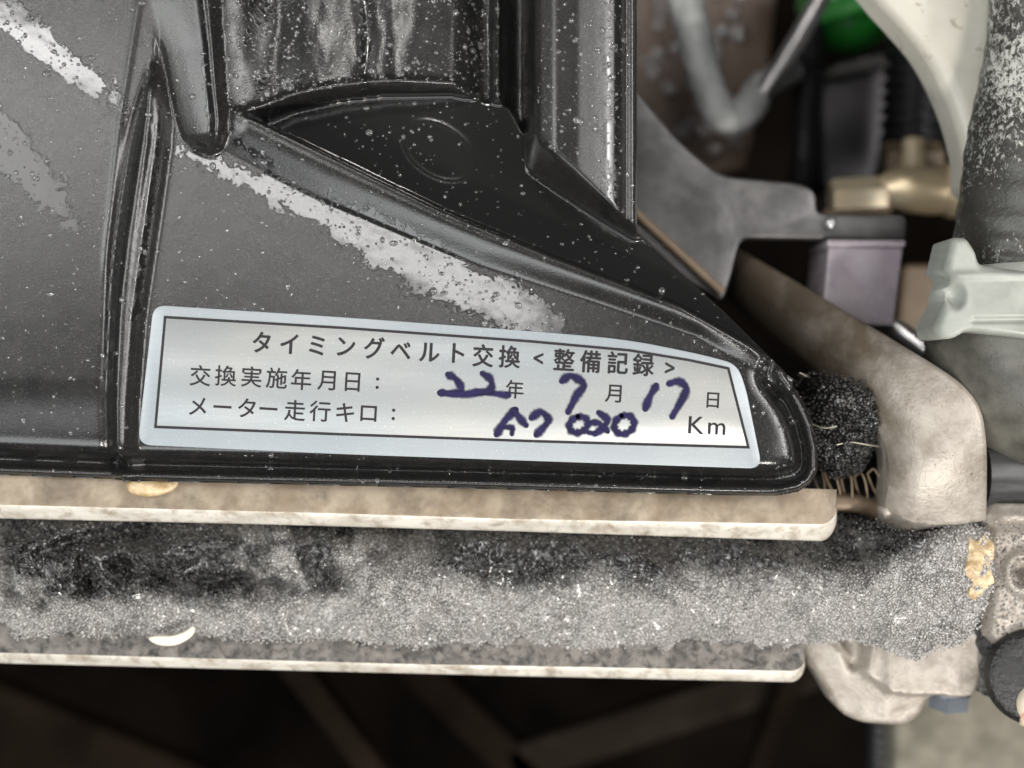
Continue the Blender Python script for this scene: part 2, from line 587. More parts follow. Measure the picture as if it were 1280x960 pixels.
M['dark'] = plain('dark_housing', (.040, .036, .040), .45)
M['blackgrain'] = mottled('oily_black_cast', (.008, .008, .008), (.022, .021, .02), 200, (.15, .3), 0, (1300, .9, .0004))
M['satin'] = mottled('satin_black_tube', (.035, .035, .036), (.06, .06, .06), 500, (.25, .35), .3, stretch=(.2, 1, 1))
M['beam'] = mottled('dim_brown_beam', (.005, .0032, .0022), (.011, .0075, .005), 60, (.85, .95), .0, spec=.04)  # shade of the enclosed bay put into both beam colours
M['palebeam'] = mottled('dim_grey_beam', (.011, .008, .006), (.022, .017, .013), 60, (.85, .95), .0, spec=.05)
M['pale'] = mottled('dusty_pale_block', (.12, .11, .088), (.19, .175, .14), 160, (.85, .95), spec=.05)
M['glob'] = mottled('tan_sealant', (.36, .25, .13), (.55, .43, .27), 500, (.22, .35), 0, (900, .5, .0003))
M['flake'] = plain('cream_flake', (.62, .57, .46), .45)
M['blueclip'] = plain('blue_grey_steel', (.17, .19, .22), .4, .4)
M['red'] = mottled('red_white_cap', (.55, .48, .38), (.40, .07, .03), 220, (.35, .5), lim=(.45, .55))

# ------------------------------------------------------------------ floor of the bay
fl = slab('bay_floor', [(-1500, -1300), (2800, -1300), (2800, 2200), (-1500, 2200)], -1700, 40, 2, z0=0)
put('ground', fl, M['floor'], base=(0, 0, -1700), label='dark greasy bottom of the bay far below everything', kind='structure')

# ------------------------------------------------------------------ plastic shroud
LOW = [(-160, 592), (0, 597), (160, 603), (560, 612), (900, 621), (975, 622), (1004, 617), (1022, 606), (1032, 588), (1031, 560), (1022, 525), (1008, 497), (985, 466)]
SHROUD = [(-160, -160), (797, -160), (797, 288), (905, 385), (985, 466)][0:4] + LOW[::-1]
RA = np.array((0.911, 0.413)); RT = np.array((-0.413, 0.911)); RO = np.array((270., 150.))


def st(p): q = np.array(p, float) - RO; return q @ RA, q @ RT


UP = np.array([st(p) for p in [(262, 110), (300, 138), (420, 196), (560, 264), (700, 322), (850, 380), (940, 430), (995, 472)]])
LO = np.array([st(p) for p in [(262, 176), (288, 190), (400, 247), (600, 330), (750, 378), (870, 418), (945, 462), (992, 500)]])


def shroud_parts(X, Y):
    q = (X - RO[0]) * RA[0] + (Y - RO[1]) * RA[1]; t = (X - RO[0]) * RT[0] + (Y - RO[1]) * RT[1]
    k = D / (D - 12.)
    Xr = 640 + (X - 640) * k; Yr = 480 + (Y - 480) * k
    qr = (Xr - RO[0]) * RA[0] + (Yr - RO[1]) * RA[1]; tr = (Xr - RO[0]) * RT[0] + (Yr - RO[1]) * RT[1]
    tu = np.interp(qr, UP[:, 0], UP[:, 1]); tl = np.interp(qr, LO[:, 0], LO[:, 1])
    v = (tr - tu) / (tl - tu)
    return qr, v


def shroud_z(X, Y, want='z'):
    d, _, _ = seg_dist(X, Y, LOW)
    lip = np.interp(d, [0, 2, 5, 9, 12, 15, 18, 23, 27, 31, 36, 42, 50], [-34, -22, -15, -14, -18, -30, -38, -38, -28, -15, -6, -1.5, 0])
    side = X < np.interp(Y, [80, 187, 300, 360, 500, 590], [197, 190, 172, 164, 150, 148])
    z = lip + 0
    zl = -0.0186 * (Y - 420) + lip - 14 * fade(Y, 470, 570)
    zl = zl + 0.000045 * np.clip(120 - X, 0, 400) ** 2
    seam = np.interp(Y, [0, 160, 320, 580], [177, 150, 133, 124])
    zl = zl + 3.0 * np.exp(-((X - seam) / 2.6) ** 2)
    z = np.where(side, zl, z)
    z = z - np.where(X > 960, (np.clip(X - 960, 0, 90) / 70) ** 2 * 16, 0)
    # diagonal rib and the pocket beyond it
    s, v = shroud_parts(X, Y)
    arc = np.interp(X, [285, 320, 360, 420, 480, 560, 640, 670], [162, 150, 133, 121, 115, 115, 131, 190])
    arc = 480 + (arc - 480) * (D + 50) / D
    beyond = (v < 0) & (X > np.interp(Y, [-160, 150, 190], [252, 280, 284]))
    pocket = -46 + .03 * (X - 540) + .09 * np.clip(Y - 240, -130, 200) + 1.0 * np.exp(-((np.hypot((X - 545) / 46, (Y - 180 - .35 * (X - 545)) / 36) - 1) / .04) ** 2)
    bul = -30 + 22 * (1 - np.clip((X - 430) / 185, -1.2, 1.2) ** 2) + 2.5 * np.sin(X / 19.) + 4 * np.exp(-((X - 452 - 5 * np.sin(Y / 31.)) / 11) ** 2) + 7 * (fbm(X, Y * .35, 42, 17, 3) - .5)
    bul = bul - 34 * fade(X, 560, 606) + 30 * np.exp(-((X - 622) / 6.5) ** 4) - 26 * fade(X, 630, 640)
    bul = bul + 32 * (1 - fade(X, 272, 350)) + .12 * np.clip(Y - 120, -320, 40) * fade(X, 275, 350)
    zb = np.where(Y > arc, pocket, bul)
    rim = 5 * np.exp(-((Y - arc + 6) / 5) ** 2)
    zb = zb + np.where((X < 600), rim, 0)
    z = np.where(beyond, zb, z)
    h = np.interp(v, [-.16, -.04, .0, .05, .10, .16, .30, .45, .62, .8, .93, 1.0, 1.06], [-60, -18, 10, 17, 18.5, 16.5, 16.5, 14, 10, 5, 1.5, 0.2, 0])
    amp = 1 - .9 * fade(s, 600, 792)
    tip = np.sqrt(np.clip((s - 4) / 34, 0, 1))
    onrib = (v > -.02) & (v < 1.0) & (s > 4) & (s < 800)
    z = np.where(onrib, np.maximum(z, h * amp * tip + np.where(s > 560, z * .5, 0)), z)
    # ridge between the panels
    xl = np.interp(Y, [70, 100, 187, 300, 360, 500, 595], [192, 186, 166, 148, 141, 133, 130])
    xr = np.interp(Y, [70, 100, 150, 187, 280, 360, 400, 500, 595], [201, 207, 215, 213, 200, 188, 182, 174, 171])
    u = (X - xl) / (xr - xl)
    hr = np.interp(u, [-.28, -.12, 0, .1, .25, .42, .55, .60, .66, .74, .80, .88, 1.0, 1.1], [0, -9, -4, 8, 22, 29, 28, 24, 25, 20, 14, 12, 2, 0])
    hr = hr * .72 * fade(Y, 66, 120) * (1 - .55 * fade(Y, 560, 592))
    onridge = (u > -.28) & (u < 1.1) & (Y > 60)
    z = np.where(onridge, z + hr, z)
    # tapered column
    k = D / (D - 24.); Xa = 640 + (X - 640) * k; Ya = 480 + (Y - 480) * k
    al = np.interp(Ya, [-260, 0, 60, 140, 168, 182, 190], [120, 170, 196, 213, 222, 236, 256])
    ar = np.interp(Ya, [-260, 0, 100, 150, 168, 182, 190], [262, 271, 277, 281, 279, 272, 258])
    ua = (Xa - al) / np.maximum(ar - al, 2)
    ha = np.interp(ua, [0, .06, .2, .4, .55, .68, .78, .86, .92, .97, 1.0], [0, 5, 9.5, 15, 18.5, 21, 22, 21.5, 19.5, 16.5, 12])
    ha = ha + 7.5 * np.exp(-((ua - .87) / .085) ** 2)
    ha = ha * np.sqrt(np.clip((190 - Ya) / 26, 0, 1))
    ona = (ua > 0) & (ua < 1) & (Ya < 190)
    z = np.where(ona, np.maximum(z, ha), z)
    # broad column
    k = D / (D - 36.); Xc = 640 + (X - 640) * k; Yc = 480 + (Y - 480) * k
    yb = np.interp(Xc, [655, 700, 760, 800], [196, 228, 268, 292])
    uc = (Xc - 657) / (801 - 657)
    hc = np.interp(uc, [0, .03, .06, .10, .25, .45, .6, .70, .78, .83, .865, .885, .91, .96, .985, 1.0], [-70, -30, 24, 42, 56, 54, 49.5, 46, 41.5, 37, 29, 24, 29, 26, 14, -16])
    onc = (uc > 0) & (uc < 1.2) & (Yc < yb)
    soft = np.clip((yb - Yc) / np.interp(Xc, [657, 720, 775, 800], [40, 26, 10, 6]), 0, 1); soft = np.sin(soft * np.pi / 2)
    z = np.where(onc, z + (np.maximum(hc, -70) - z) * soft, z)
    if want == 'z': return z
    ids = np.zeros(X.shape, int)
    ids[side] = 1
    ids[beyond & (Y <= arc)] = 4; ids[beyond & (Y > arc)] = 5
    ids[onrib & (v > -.04)] = 6
    ids[onridge & (u > -.1) & (u < 1.02)] = 2
    ids[ona] = 3; ids[onc] = 7
    ids[(d < 19) & (ids < 2)] = 8
    return ids


v, f, sk, sx, sy, nt = relief(SHROUD, shroud_z, 2.0, 0, 70, blur=3)
SH_N = vert_normals(v[:nt], f); SH_V = v[:nt]
fx = sx[f].mean(1); fy = sy[f].mean(1)
fid = shroud_z(fx, fy, 'id')


def blob(x, y, pts, w):
    d, _, _ = seg_dist(x, y, pts); return 1 - d / w


def wetness(x, y):
    w = np.full(x.shape, -1.2)
    wv = 1 + .5 * (fbm(x, y, 60, 5, 3) - .5) * 2
    w = np.maximum(w, blob(x, y, [(232, 186), (300, 222), (430, 275), (560, 340)], np.interp(x, [240, 420, 560], [24, 38, 48]) * wv) * np.interp(x, [240, 420, 560], [.9, 1.4, 1.9]) - .1)
    w = np.maximum(w, blob(x, y, [(480, 312), (590, 362), (690, 408)], 36 * wv) * 1.7)
    w = np.maximum(w, 1.9 * blob(x, y, [(-60, -40), (22, 28), (60, 62), (118, 106)], 27 * wv))
    poly = [(-200, 40), (0, 132), (28, 150), (50, 190), (85, 222), (95, 262), (104, 298), (60, 270), (20, 232), (-10, 205), (-200, 120)]
    d, _, _ = seg_dist(x, y, poly + [poly[0]]); ins = inside(x, y, poly)
    w = np.maximum(w, np.where(ins, d, -d) / 22 + .35)
    w = np.maximum(w, blob(x, y, [(125, 105), (150, 130), (178, 150)], 34) * .5)
    w = np.maximum(w, blob(x, y, [(330, 0), (335, 140)], 60) * .45)
    w = np.maximum(w, blob(x, y, [(452, -60), (456, 110)], 12) * .9)
    w = np.maximum(w, blob(x, y, [(250, 574), (520, 588), (900, 604)], 14) * .7)
    w = np.maximum(w, blob(x, y, [(900, 410), (960, 455), (985, 490)], 18) * .5)
    w = np.maximum(w, blob(x, y, [(575, 60), (580, 110)], 22) * .7)
    w = np.maximum(w, blob(x, y, [(770, -160), (766, 120), (758, 272)], 17) * .8 + .1)
    w = np.maximum(w, blob(x, y, [(256, -160), (262, 60), (268, 168)], 8) * .8 + .1)
    w = np.maximum(w, blob(x, y, [(294, 176), (340, 204)], 12) * .9)
    w = np.maximum(w, blob(x, y, [(624, -160), (624, 130)], 8))
    w = np.maximum(w, blob(x, y, [(203, 120), (200, 190), (183, 300), (172, 400)], 9) * .7)
    w = np.maximum(w, blob(x, y, [(985, 500), (1000, 560), (985, 605)], 30) * .8)
    return np.clip(w, -1.2, 1.4)


wet = wetness(sx, sy)
wet = np.where(shroud_z(sx, sy, 'id') == 5, 1.3, wet)
shroud = thing('fan_shroud', (0, 0, -60), 'wet black moulded plastic fan shroud with ribs, carrying the silver sticker', 'engine cover')
allf = np.vstack((f, sk)); allid = np.concatenate((fid, np.zeros(len(sk), int)))
mid_sk = v[sk[:, 0]]
allid[len(f):] = shroud_z(mid_sk[:, 0] + 640, 480 - mid_sk[:, 1], 'id')
NALL = np.vstack((SH_N, np.tile((0., 0., 1.), (len(v) - nt, 1))))
for (s_, ms_, mt_, t_) in sk:
    pass
wall = np.concatenate((wet, np.full(len(v) - nt, -1.2)))
PN = ['front_panel', 'side_panel', 'ridge', 'tapered_column', 'upper_wall', 'pocket_floor', 'diagonal_rib', 'broad_column', 'bottom_lip']
PL = {3: 'tapered grey column with a bright edge glint', 5: 'dark sunken pocket floor with a faint ring mark', 7: 'broad rounded column with a long white glint'}
for k, nm in enumerate(PN):
    sel = allf[allid == k]
    if not len(sel): continue
    used, inv = np.unique(sel, return_inverse=True)
    me = np_mesh(nm, v[used], inv.reshape(sel.shape), normals=None)
    nn = NALL[used].copy()
    isl = used >= nt
    me.normals_split_custom_set_from_vertices([tuple(q) for q in nn]) if not isl.any() else None
    attr(me, 'wet', wall[used])
    put(nm, me, M['shroud'], shroud, label=PL.get(k))

# surface lookup on the shroud
from mathutils.kdtree import KDTree
kd = KDTree(len(SH_V))
for i, p in enumerate(SH_V): kd.insert(p, i)
kd.balance()


def shroud_at(px, py):
    _, i, _ = kd.find((px - 640, 480 - py, 0)); best = i
    q = SH_V[:, :2] - np.array((px - 640, 480 - py)); i = int(np.argmin((q ** 2).sum(1)))
    return SH_V[i], SH_N[i]


# ------------------------------------------------------------------ sticker
ZS = 2.0
stk = thing('service_sticker', (-80, 0, 0), 'silver service sticker with Japanese print and violet handwriting on the black shroud', 'sticker')
OUTL = round_corners([(192, 381), (430, 396.5), (675, 414.5), (787, 424.5), (881, 444), (921, 455), (932, 484), (953, 586), (660, 576), (420, 567.5), (172, 556)],
                     [16, 60, 60, 50, 40, 16, 30, 18, 60, 60, 18], 7)
put('backing', slab('backing', OUTL, ZS, 2.6, 1.0, 2, z0=0), M['sticker_border'], stk)
INN = [(207, 396.5), (430, 410), (660, 426.5), (787, 438), (860, 450), (910, 460.5), (935, 559), (670, 551.5), (420, 542.5), (195, 533.5)]
put('clear_film', slab('clear_film', INN, ZS + .5, .45, .25, 1, z0=0), M['sticker_film'], stk)


def ribbon(pts, w, z, sub=1, closed=False, edge=False):
    P = np.array(pts, float)
    if closed: P = np.vstack((P, P[:1]))
    T = np.gradient(P, axis=0)
    if closed: T[0] = T[-1] = P[1] - P[-2]
    T /= np.linalg.norm(T, axis=1, keepdims=True) + 1e-9
    N = np.stack((-T[:, 1], T[:, 0]), 1)
    W_ = w if hasattr(w, '__len__') else np.full(len(P), w)
    offs = [-1, 1] if not edge else [-1, -.5, 0, .5, 1]
    ev = [1, 1] if not edge else [0, .55, 1, .55, 0]
    v = []; e = []
    for k in range(len(P)):
        for o_, x_ in zip(offs, ev):
            q = P[k] + N[k] * o_ * W_[k] / 2; v.append((q[0] - 640, 480 - q[1], z))
            e.append(x_)
    n = len(offs); f = []
    for k in range(len(P) - 1):
        for j in range(n - 1):
            f.append((k * n + j, k * n + j + 1, (k + 1) * n + j + 1, (k + 1) * n + j))
    return v, f, e


# mitred border line
def border_line(pts, w, z):
    P = np.array(pts, float); n = len(P); v = []; f = []
    e = np.roll(P, -1, 0) - P; e /= np.linalg.norm(e, axis=1, keepdims=True)
    nrm = np.stack((-e[:, 1], e[:, 0]), 1)
    for k in range(n):
        a = nrm[k - 1]; b = nrm[k]; m = (a + b) / (1 + a @ b)
        for s in (-1, 1):
            q = P[k] + m * s * w / 2; v.append((q[0] - 640, 480 - q[1], z))
    for k in range(n):
        a = 2 * k; b = 2 * ((k + 1) % n); f.append((a, a + 1, b + 1, b))
    return np_mesh('border_line', v, f, False)


put('border_line', border_line(INN, 3.2, ZS + .75), M['ink'], stk)

GL = {}


def glyph(ch, bold=0.0):
    if (ch, bold) in GL: return GL[(ch, bold)]
    c = bpy.data.curves.new('glyph', 'FONT'); c.body = ch; c.size = 1.0; c.offset = bold; c.resolution_u = 3
    o = bpy.data.objects.new('glyph', c); col.objects.link(o)
    dg = bpy.context.evaluated_depsgraph_get()
    me = bpy.data.meshes.new_from_object(o.evaluated_get(dg))
    vv = np.array([q.co[:2] for q in me.vertices]).reshape(-1, 2); ff = [tuple(p.vertices) for p in me.polygons]
    bpy.data.objects.remove(o); bpy.data.curves.remove(c); bpy.data.meshes.remove(me)
    GL[(ch, bold)] = (vv, ff); return vv, ff


def text_mesh(name, items, rot, bold, z):
    v = []; f = []; a = math.radians(rot); ca, sa = math.cos(a), math.sin(a)
    for ch, cx, cy, em, *wide in items:
        vv, ff = glyph(ch)
        if not len(vv): continue
        c = (vv.min(0) + vv.max(0)) / 2; q = (vv - c) * em
        if wide: q = q * np.array((wide[0], 1.0))
        x = q[:, 0] * ca - q[:, 1] * sa; y = q[:, 0] * sa + q[:, 1] * ca
        for kk, (ox, oy) in enumerate(((-1, 0), (1, 0), (0, .8), (0, -.8))):       # heavier strokes
            n = len(v)
            v += [((cx - 640 + a_ + ox * bold) * U, (480 - cy + b_ + oy * bold) * U, (z + .03 * kk) * U) for a_, b_ in zip(x, y)]
            f += [tuple(n + i for i in p) for p in ff]
    me = bpy.data.meshes.new(name); me.from_pydata(v, [], f)
    return me


TITLE = [('タ', 327.4, 427.9), ('イ', 362, 430), ('ミ', 396.5, 432), ('ン', 433, 433.5), ('グ', 468, 435), ('ベ', 501, 438), ('ル', 537, 440.5), ('ト', 573, 441.6),
         ('交', 604, 444.6), ('換', 637, 446), ('<', 673, 448), ('整', 705, 449.7), ('備', 738, 452), ('記', 772, 453.5), ('録', 804, 456), ('>', 837, 460)]
put('printed_title', text_mesh('printed_title', [(c, x, y, 29.5 if c not in '<>' else 27, .92 if c not in '<>' else .85) for c, x, y in TITLE], -3.3, .75, ZS + .8), M['ink'], stk, label='bold printed Japanese title line')
ROW2 = [('交', 251, 469.5), ('換', 282.7, 469.8), ('実', 315, 471), ('施', 346.3, 472.6), ('年', 377, 474.6), ('月', 408.6, 475.6), ('日', 441, 477.5), (':', 472, 479)]
put('printed_date_line', text_mesh('printed_date_line', [(c, x, y, 27.5 if c != ':' else 30) for c, x, y in ROW2] +
    [('年', 643.4, 486.6, 24.5), ('月', 766.5, 492, 25), ('日', 890.8, 500.3, 22.5)], -3.3, .32, ZS + .8), M['ink'], stk, label='printed date line')
ROW3 = [('メ', 248, 508), ('ー', 278.6, 508.6), ('タ', 309, 510), ('ー', 336, 511), ('走', 369, 513), ('行', 400.5, 514), ('キ', 431.8, 515.7), ('ロ', 461, 516.9), (':', 492, 518)]
put('printed_meter_line', text_mesh('printed_meter_line', [(c, x, y, 27.5 if c != ':' else 30) for c, x, y in ROW3], -3.3, .32, ZS + .8), M['ink'], stk, label='printed mileage line')
put('printed_unit', text_mesh('printed_unit', [('K', 870, 531.4, 31, 1.06), ('m', 895.5, 535.8, 31, 1.05)], -3.3, .2, ZS + .8), M['ink'], stk, label='printed unit Km')


def strokes(name, lst, z):
    V = []; F = []; E_ = []
    for n_, (pts, w) in enumerate(lst):
        q = smooth_poly(pts, 8, False)
        # rounded ends
        q = np.array(q); t0 = q[0] - q[1]; t0 /= np.linalg.norm(t0) + 1e-9; t1 = q[-1] - q[-2]; t1 /= np.linalg.norm(t1) + 1e-9
        ex = [q[0] + t0 * w * .5 * s for s in (1.0, .85, .5)]; ey = [q[-1] + t1 * w * .5 * s for s in (.5, .85, 1.0)]
        P = np.vstack((ex, q, ey)); ww = np.full(len(P), float(w)) * (1.1 + .2 * np.sin(np.arange(len(P)) * .45 + 1.7 * n_) + .06 * np.sin(np.arange(len(P)) * 1.9))
        ww[:3] = w * np.array((.15, .6, .9)); ww[-3:] = w * np.array((.9, .6, .15))
        v_, f_, e_ = ribbon(P, ww, z + .04 * n_, edge=True)
        b = len(V); V += v_; E_ += e_; F += [tuple(b + i for i in t) for t in f_]
    me = np_mesh(name, V, F, False); attr(me, 'edge', E_)
    return me


def ell(cx, cy, rx, ry, rot=20):
    r = math.radians(rot); o = []
    for k in range(14):
        a = math.radians(k * 25.7 - 60); x = rx * math.cos(a); y = ry * math.sin(a)
        o.append((cx + x * math.cos(r) - y * math.sin(r), cy + x * math.sin(r) + y * math.cos(r)))
    return o


put('handwritten_date', strokes('handwritten_date', [
    ([(562, 469), (570, 474), (576, 483), (575, 490), (564, 492), (552, 491)], 11.5), ([(552, 491), (578, 493), (606, 491), (634, 494)], 10.5),
    ([(605, 468), (612, 473), (615, 481), (611, 488), (594, 490)], 11.5),
    ([(704, 475), (712, 470), (721, 473), (730, 482), (721, 494), (711, 513)], 12),
    ([(819, 484), (812, 496), (807, 509)], 12), ([(838, 479), (848, 477), (857, 484), (855, 494), (841, 519)], 12)], ZS + .9),
    M['pen'], stk, label='violet handwritten date 22 7 17')
put('handwritten_mileage', strokes('handwritten_mileage', [
    ([(622, 541), (631, 526), (643, 514)], 12.5), ([(643, 514), (649, 522), (656, 530)], 11.5), ([(632, 534), (640, 535), (640, 541)], 9),
    ([(666, 521), (676, 515), (685, 523), (683, 530), (672, 542)], 12), (ell(723, 531, 12, 9.5, -25), 11.5), ([(737, 541), (743, 542)], 9),
    ([(750, 517), (759, 525), (753, 535), (746, 541)], 11), ([(742, 528), (750, 530), (758, 538)], 10), (ell(780, 531, 13, 11, -35), 11.5)], ZS + .9),
    M['pen'], stk, label='violet handwritten mileage number')

# ------------------------------------------------------------------ metal channel below the shroud
chan = thing('metal_channel', (-100, -200, -160), 'long pale metal channel under the black shroud, filled with grey foam', 'metal channel')


def flange(name, xs, ytop, ymid, ybot, zb, zm, ze, zbot, end):
    """rolled plate: face (slightly tilted), bright front edge, wall"""
    face = []; edge = []
    X = np.concatenate((np.arange(xs[0], xs[1] - 24, 12.0), xs[1] - 24 * (1 - np.sin(np.linspace(0, 1, 12) * np.pi / 2))))
    rg = np.random.default_rng(3)
    for x in X:
        e = end(x)
        yt = np.interp(x, *ytop); ym = np.interp(x, *ymid) ; yb = np.interp(x, *ybot) 
        yb = yt + (yb - yt) * e; ym = yt + (ym - yt) * e
        face.append([W(x, yt, zb), W(x, yt + (ym - yt) * .5, (zb + zm) / 2), W(x, ym - 2, zm), W(x, ym, zm - .6)])
        edge.append([W(x, ym, zm - .6), W(x, ym + 3, zm - 2.2), W(x, (ym + yb) / 2, (zm + ze) / 2 - .6), W(x, yb - 2, ze), W(x, yb, ze - 3), W(x, yb - 1, zbot), ])
    return face, edge


def open_loft(name, secs):
    n = len(secs[0]); v = np.array(secs).reshape(-1, 3); f = []
    for k in range(len(secs) - 1):
        for j in range(n - 1):
            f.append((k * n + j, k * n + j + 1, (k + 1) * n + j + 1, (k + 1) * n + j))
    return np_mesh(name, v, f)


fa, ed = flange('u', (-160, 1046), ([-160, 0, 560, 1046], [572, 578, 596, 612]), ([-160, 0, 420, 640, 1046], [626, 631, 642, 649, 656]), ([-160, 0, 320, 640, 1046], [644, 648, 655, 664, 677]), -58, -50, -66, -130,
                lambda x: 1 - .5 * (1 - math.sqrt(max(0, 1 - max(0, (x - 1024) / 22) ** 2))))
o = put('upper_flange', open_loft('upper_flange', fa), M['plate'], chan)
put('bright_edge', open_loft('bright_edge', ed), M['edge'], o)
fa, ed = flange('l', (-160, 1006), ([-160, 0, 500, 1006], [774, 780, 794, 806]), ([-160, 0, 500, 1006], [812, 816, 830, 839]), ([-160, 0, 320, 640, 1006], [824, 829, 837, 845, 853]), -104, -100, -112, -190,
                lambda x: 1 - .5 * (1 - math.sqrt(max(0, 1 - max(0, (x - 988) / 18) ** 2))))
o = put('lower_flange', open_loft('lower_flange', fa), M['dirty_plate'], chan)
put('bright_edge', open_loft('bright_edge', ed), M['edge'], o)
put('channel_bed', slab('channel_bed', [(-160, 585), (1030, 625), (1010, 815), (-160, 790)], -190, 12, 3), M['dirty_plate'], chan)

# ------------------------------------------------------------------ foam strip
FO = [(-160, 622), (0, 626), (400, 634), (640, 640), (900, 648), (1040, 648), (1080, 650), (1120, 662), (1160, 664), (1200, 652), (1226, 660), (1232, 700), (1226, 745), (1214, 782), (1192, 806), (1168, 801), (1144, 826),
      (1118, 816), (1092, 806), (1060, 800), (1030, 806), (985, 816), (930, 819), (800, 815), (640, 815), (560, 812), (430, 803), (340, 802), (250, 796), (160, 798), (80, 795), (0, 796), (-160, 790)]


def foam_z(X, Y):
    yt = np.interp(X, [-160, 0, 640, 1060, 1240], [622, 626, 640, 650, 660]); yb = np.interp(X, [-160, 0, 560, 900, 1060, 1240], [790, 796, 812, 818, 815, 815])
    q = np.clip((Y - yt) / (yb - yt), 0, 1)
    z = -112 + 42 * np.sin(np.pi * np.clip(q, 0, 1) ** .85) ** .7 + 10 * fade(X, 1040, 1120) * (1 - q)
    z = z - 20 * (1 - fade(q, 0.05, .4)) * (1 - fade(X, 1050, 1140))
    z = z + fade(X, 1060, 1140) * (22 + 16 * (1 - np.sin(np.pi * q)))
    lump = fbm(X, Y, 90, 21, 4) - .5
    rough_l = 1 - .55 * fade(X, 380, 620)
    z = z + lump * 85 * rough_l + (fbm(X, Y, 30, 31, 4) - .5) * 34
    # crevices torn into the left half
    for pts, w_, dp in (([(150, 705), (190, 720), (225, 738), (260, 728), (300, 722), (345, 738)], 12, 40), ([(5, 700), (15, 745), (45, 750)], 13, 34), ([(105, 690), (112, 740)], 8, 22),
                        ([(430, 668), (436, 680)], 7, 26), ([(60, 690), (100, 672), (170, 668)], 9, 18)):
        d, _, _ = seg_dist(X + 9 * (fbm(X, Y, 18, 77, 2) - .5) * 2, Y, pts); z = z - dp * np.exp(-(d / w_) ** 2)
    return z


foam = thing('foam_strip', (-60, -240, -160), 'frayed grey granular foam strip lying in the metal channel', 'foam strip')
me, fv, fn, gx, gy = relief_mesh('foam_body', FO, foam_z, 4.0, -80, 60)


def foam_dust_shade(x, y):  # patchy dust plus the flange's shade painted along the foam's upper edge
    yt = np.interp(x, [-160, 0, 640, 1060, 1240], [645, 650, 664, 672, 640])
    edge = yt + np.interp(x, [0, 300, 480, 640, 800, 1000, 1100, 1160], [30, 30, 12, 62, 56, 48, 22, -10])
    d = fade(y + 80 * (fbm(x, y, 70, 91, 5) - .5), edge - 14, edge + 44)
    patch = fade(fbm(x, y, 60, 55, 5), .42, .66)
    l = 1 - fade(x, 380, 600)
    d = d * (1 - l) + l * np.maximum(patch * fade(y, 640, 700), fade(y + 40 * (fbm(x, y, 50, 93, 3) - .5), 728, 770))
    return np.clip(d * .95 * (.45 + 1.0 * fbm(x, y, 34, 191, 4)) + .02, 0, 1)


attr(me, 'dust', np.concatenate((foam_dust_shade(gx, gy) * .5, np.zeros(len(me.vertices) - len(gx)))))  # the attribute carries dust and the painted shade band together
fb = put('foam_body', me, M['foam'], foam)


def octa(level=1):
    bm = bmesh.new(); bmesh.ops.create_icosphere(bm, subdivisions=1, radius=1)
    v = np.array([q.co[:] for q in bm.verts]); f = np.array([[l.index for l in p.verts] for p in bm.faces]); bm.free()
    return v, f


def grains(name, outline, zfun, z0, spacing, rlo, rhi, dustfun, seed, box, lift=.35):
    rg = np.random.default_rng(seed)
    P = np.array(outline)
    x0, x1 = max(P[:, 0].min(), box[0]), min(P[:, 0].max(), box[1]); y0, y1 = P[:, 1].min(), P[:, 1].max()
    gx, gy = np.meshgrid(np.arange(x0, x1, spacing), np.arange(y0, y1, spacing * .88))
    gx = gx + (np.arange(gx.shape[0]) % 2)[:, None] * spacing / 2
    gx = (gx + rg.uniform(-.42, .42, gx.shape) * spacing).ravel(); gy = (gy + rg.uniform(-.42, .42, gy.shape) * spacing).ravel()
    d, _, _ = seg_dist(gx, gy, list(outline) + [outline[0]])
    m = inside(gx, gy, outline) | (d < spacing * 2.2 * rg.random(gx.shape)); gx = gx[m]; gy = gy[m]; n = len(gx)
    r = rg.uniform(rlo, rhi, n) * (1 + .5 * (rg.random(n) < .06))
    z = zfun(gx, gy) + r * lift + rg.normal(0, .6, n)
    k = (D - z0) / D
    c = np.stack(((gx - 640) * k, (480 - gy) * k, z), 1)
    sv, sf = octa()
    s = rg.uniform(.75, 1.25, (n, 1, 3)) * r[:, None, None]
    # random turn about z
    a = rg.uniform(0, 6.28, n); ca, sa = np.cos(a), np.sin(a)
    q = sv[None] * s
    qx = q[..., 0] * ca[:, None] - q[..., 1] * sa[:, None]; qy = q[..., 0] * sa[:, None] + q[..., 1] * ca[:, None]
    V = np.stack((qx, qy, q[..., 2]), -1) + c[:, None]
    F = sf[None] + (np.arange(n) * len(sv))[:, None, None]
    me = np_mesh(name, V.reshape(-1, 3), F.reshape(-1, 3))
    du = np.clip(dustfun(gx, gy) * (1 + rg.normal(0, .28, n)) + .05 * rg.random(n) + .30 * (rg.random(n) < .16) * rg.random(n), 0, 1)
    attr(me, 'dust', np.repeat(du, len(sv)))
    return me


put('foam_grains', grains('foam_grains', FO, foam_z, -80, 2.9, .95, 1.85, foam_dust_shade, 5, (-40, 1330)), M['foam'], foam, kind='stuff')

# ------------------------------------------------------------------ cast end bracket

br = thing('cast_bracket', (540, -200, -160), 'grimy pale cast metal end bracket arching over the black foam plug', 'bracket')
arm_o = put('arm', band('arm', [(920, 308, -300), (975, 339, -238), (1030, 371, -176), (1085, 404, -115), (1140, 437, -58), (1185, 465, -26), (1212, 486, -12), (1229, 512, -8), (1236, 552, -12), (1237, 600, -28), (1236, 650, -56)],
                [(902, 350, -320), (942, 386, -264), (982, 421, -206), (1020, 453, -150), (1056, 482, -100), (1086, 508, -62), (1108, 538, -40), (1119, 570, -32), (1120, 604, -34), (1115, 636, -52), (1111, 668, -84)], 60, 10, 6), M['cast'], br)


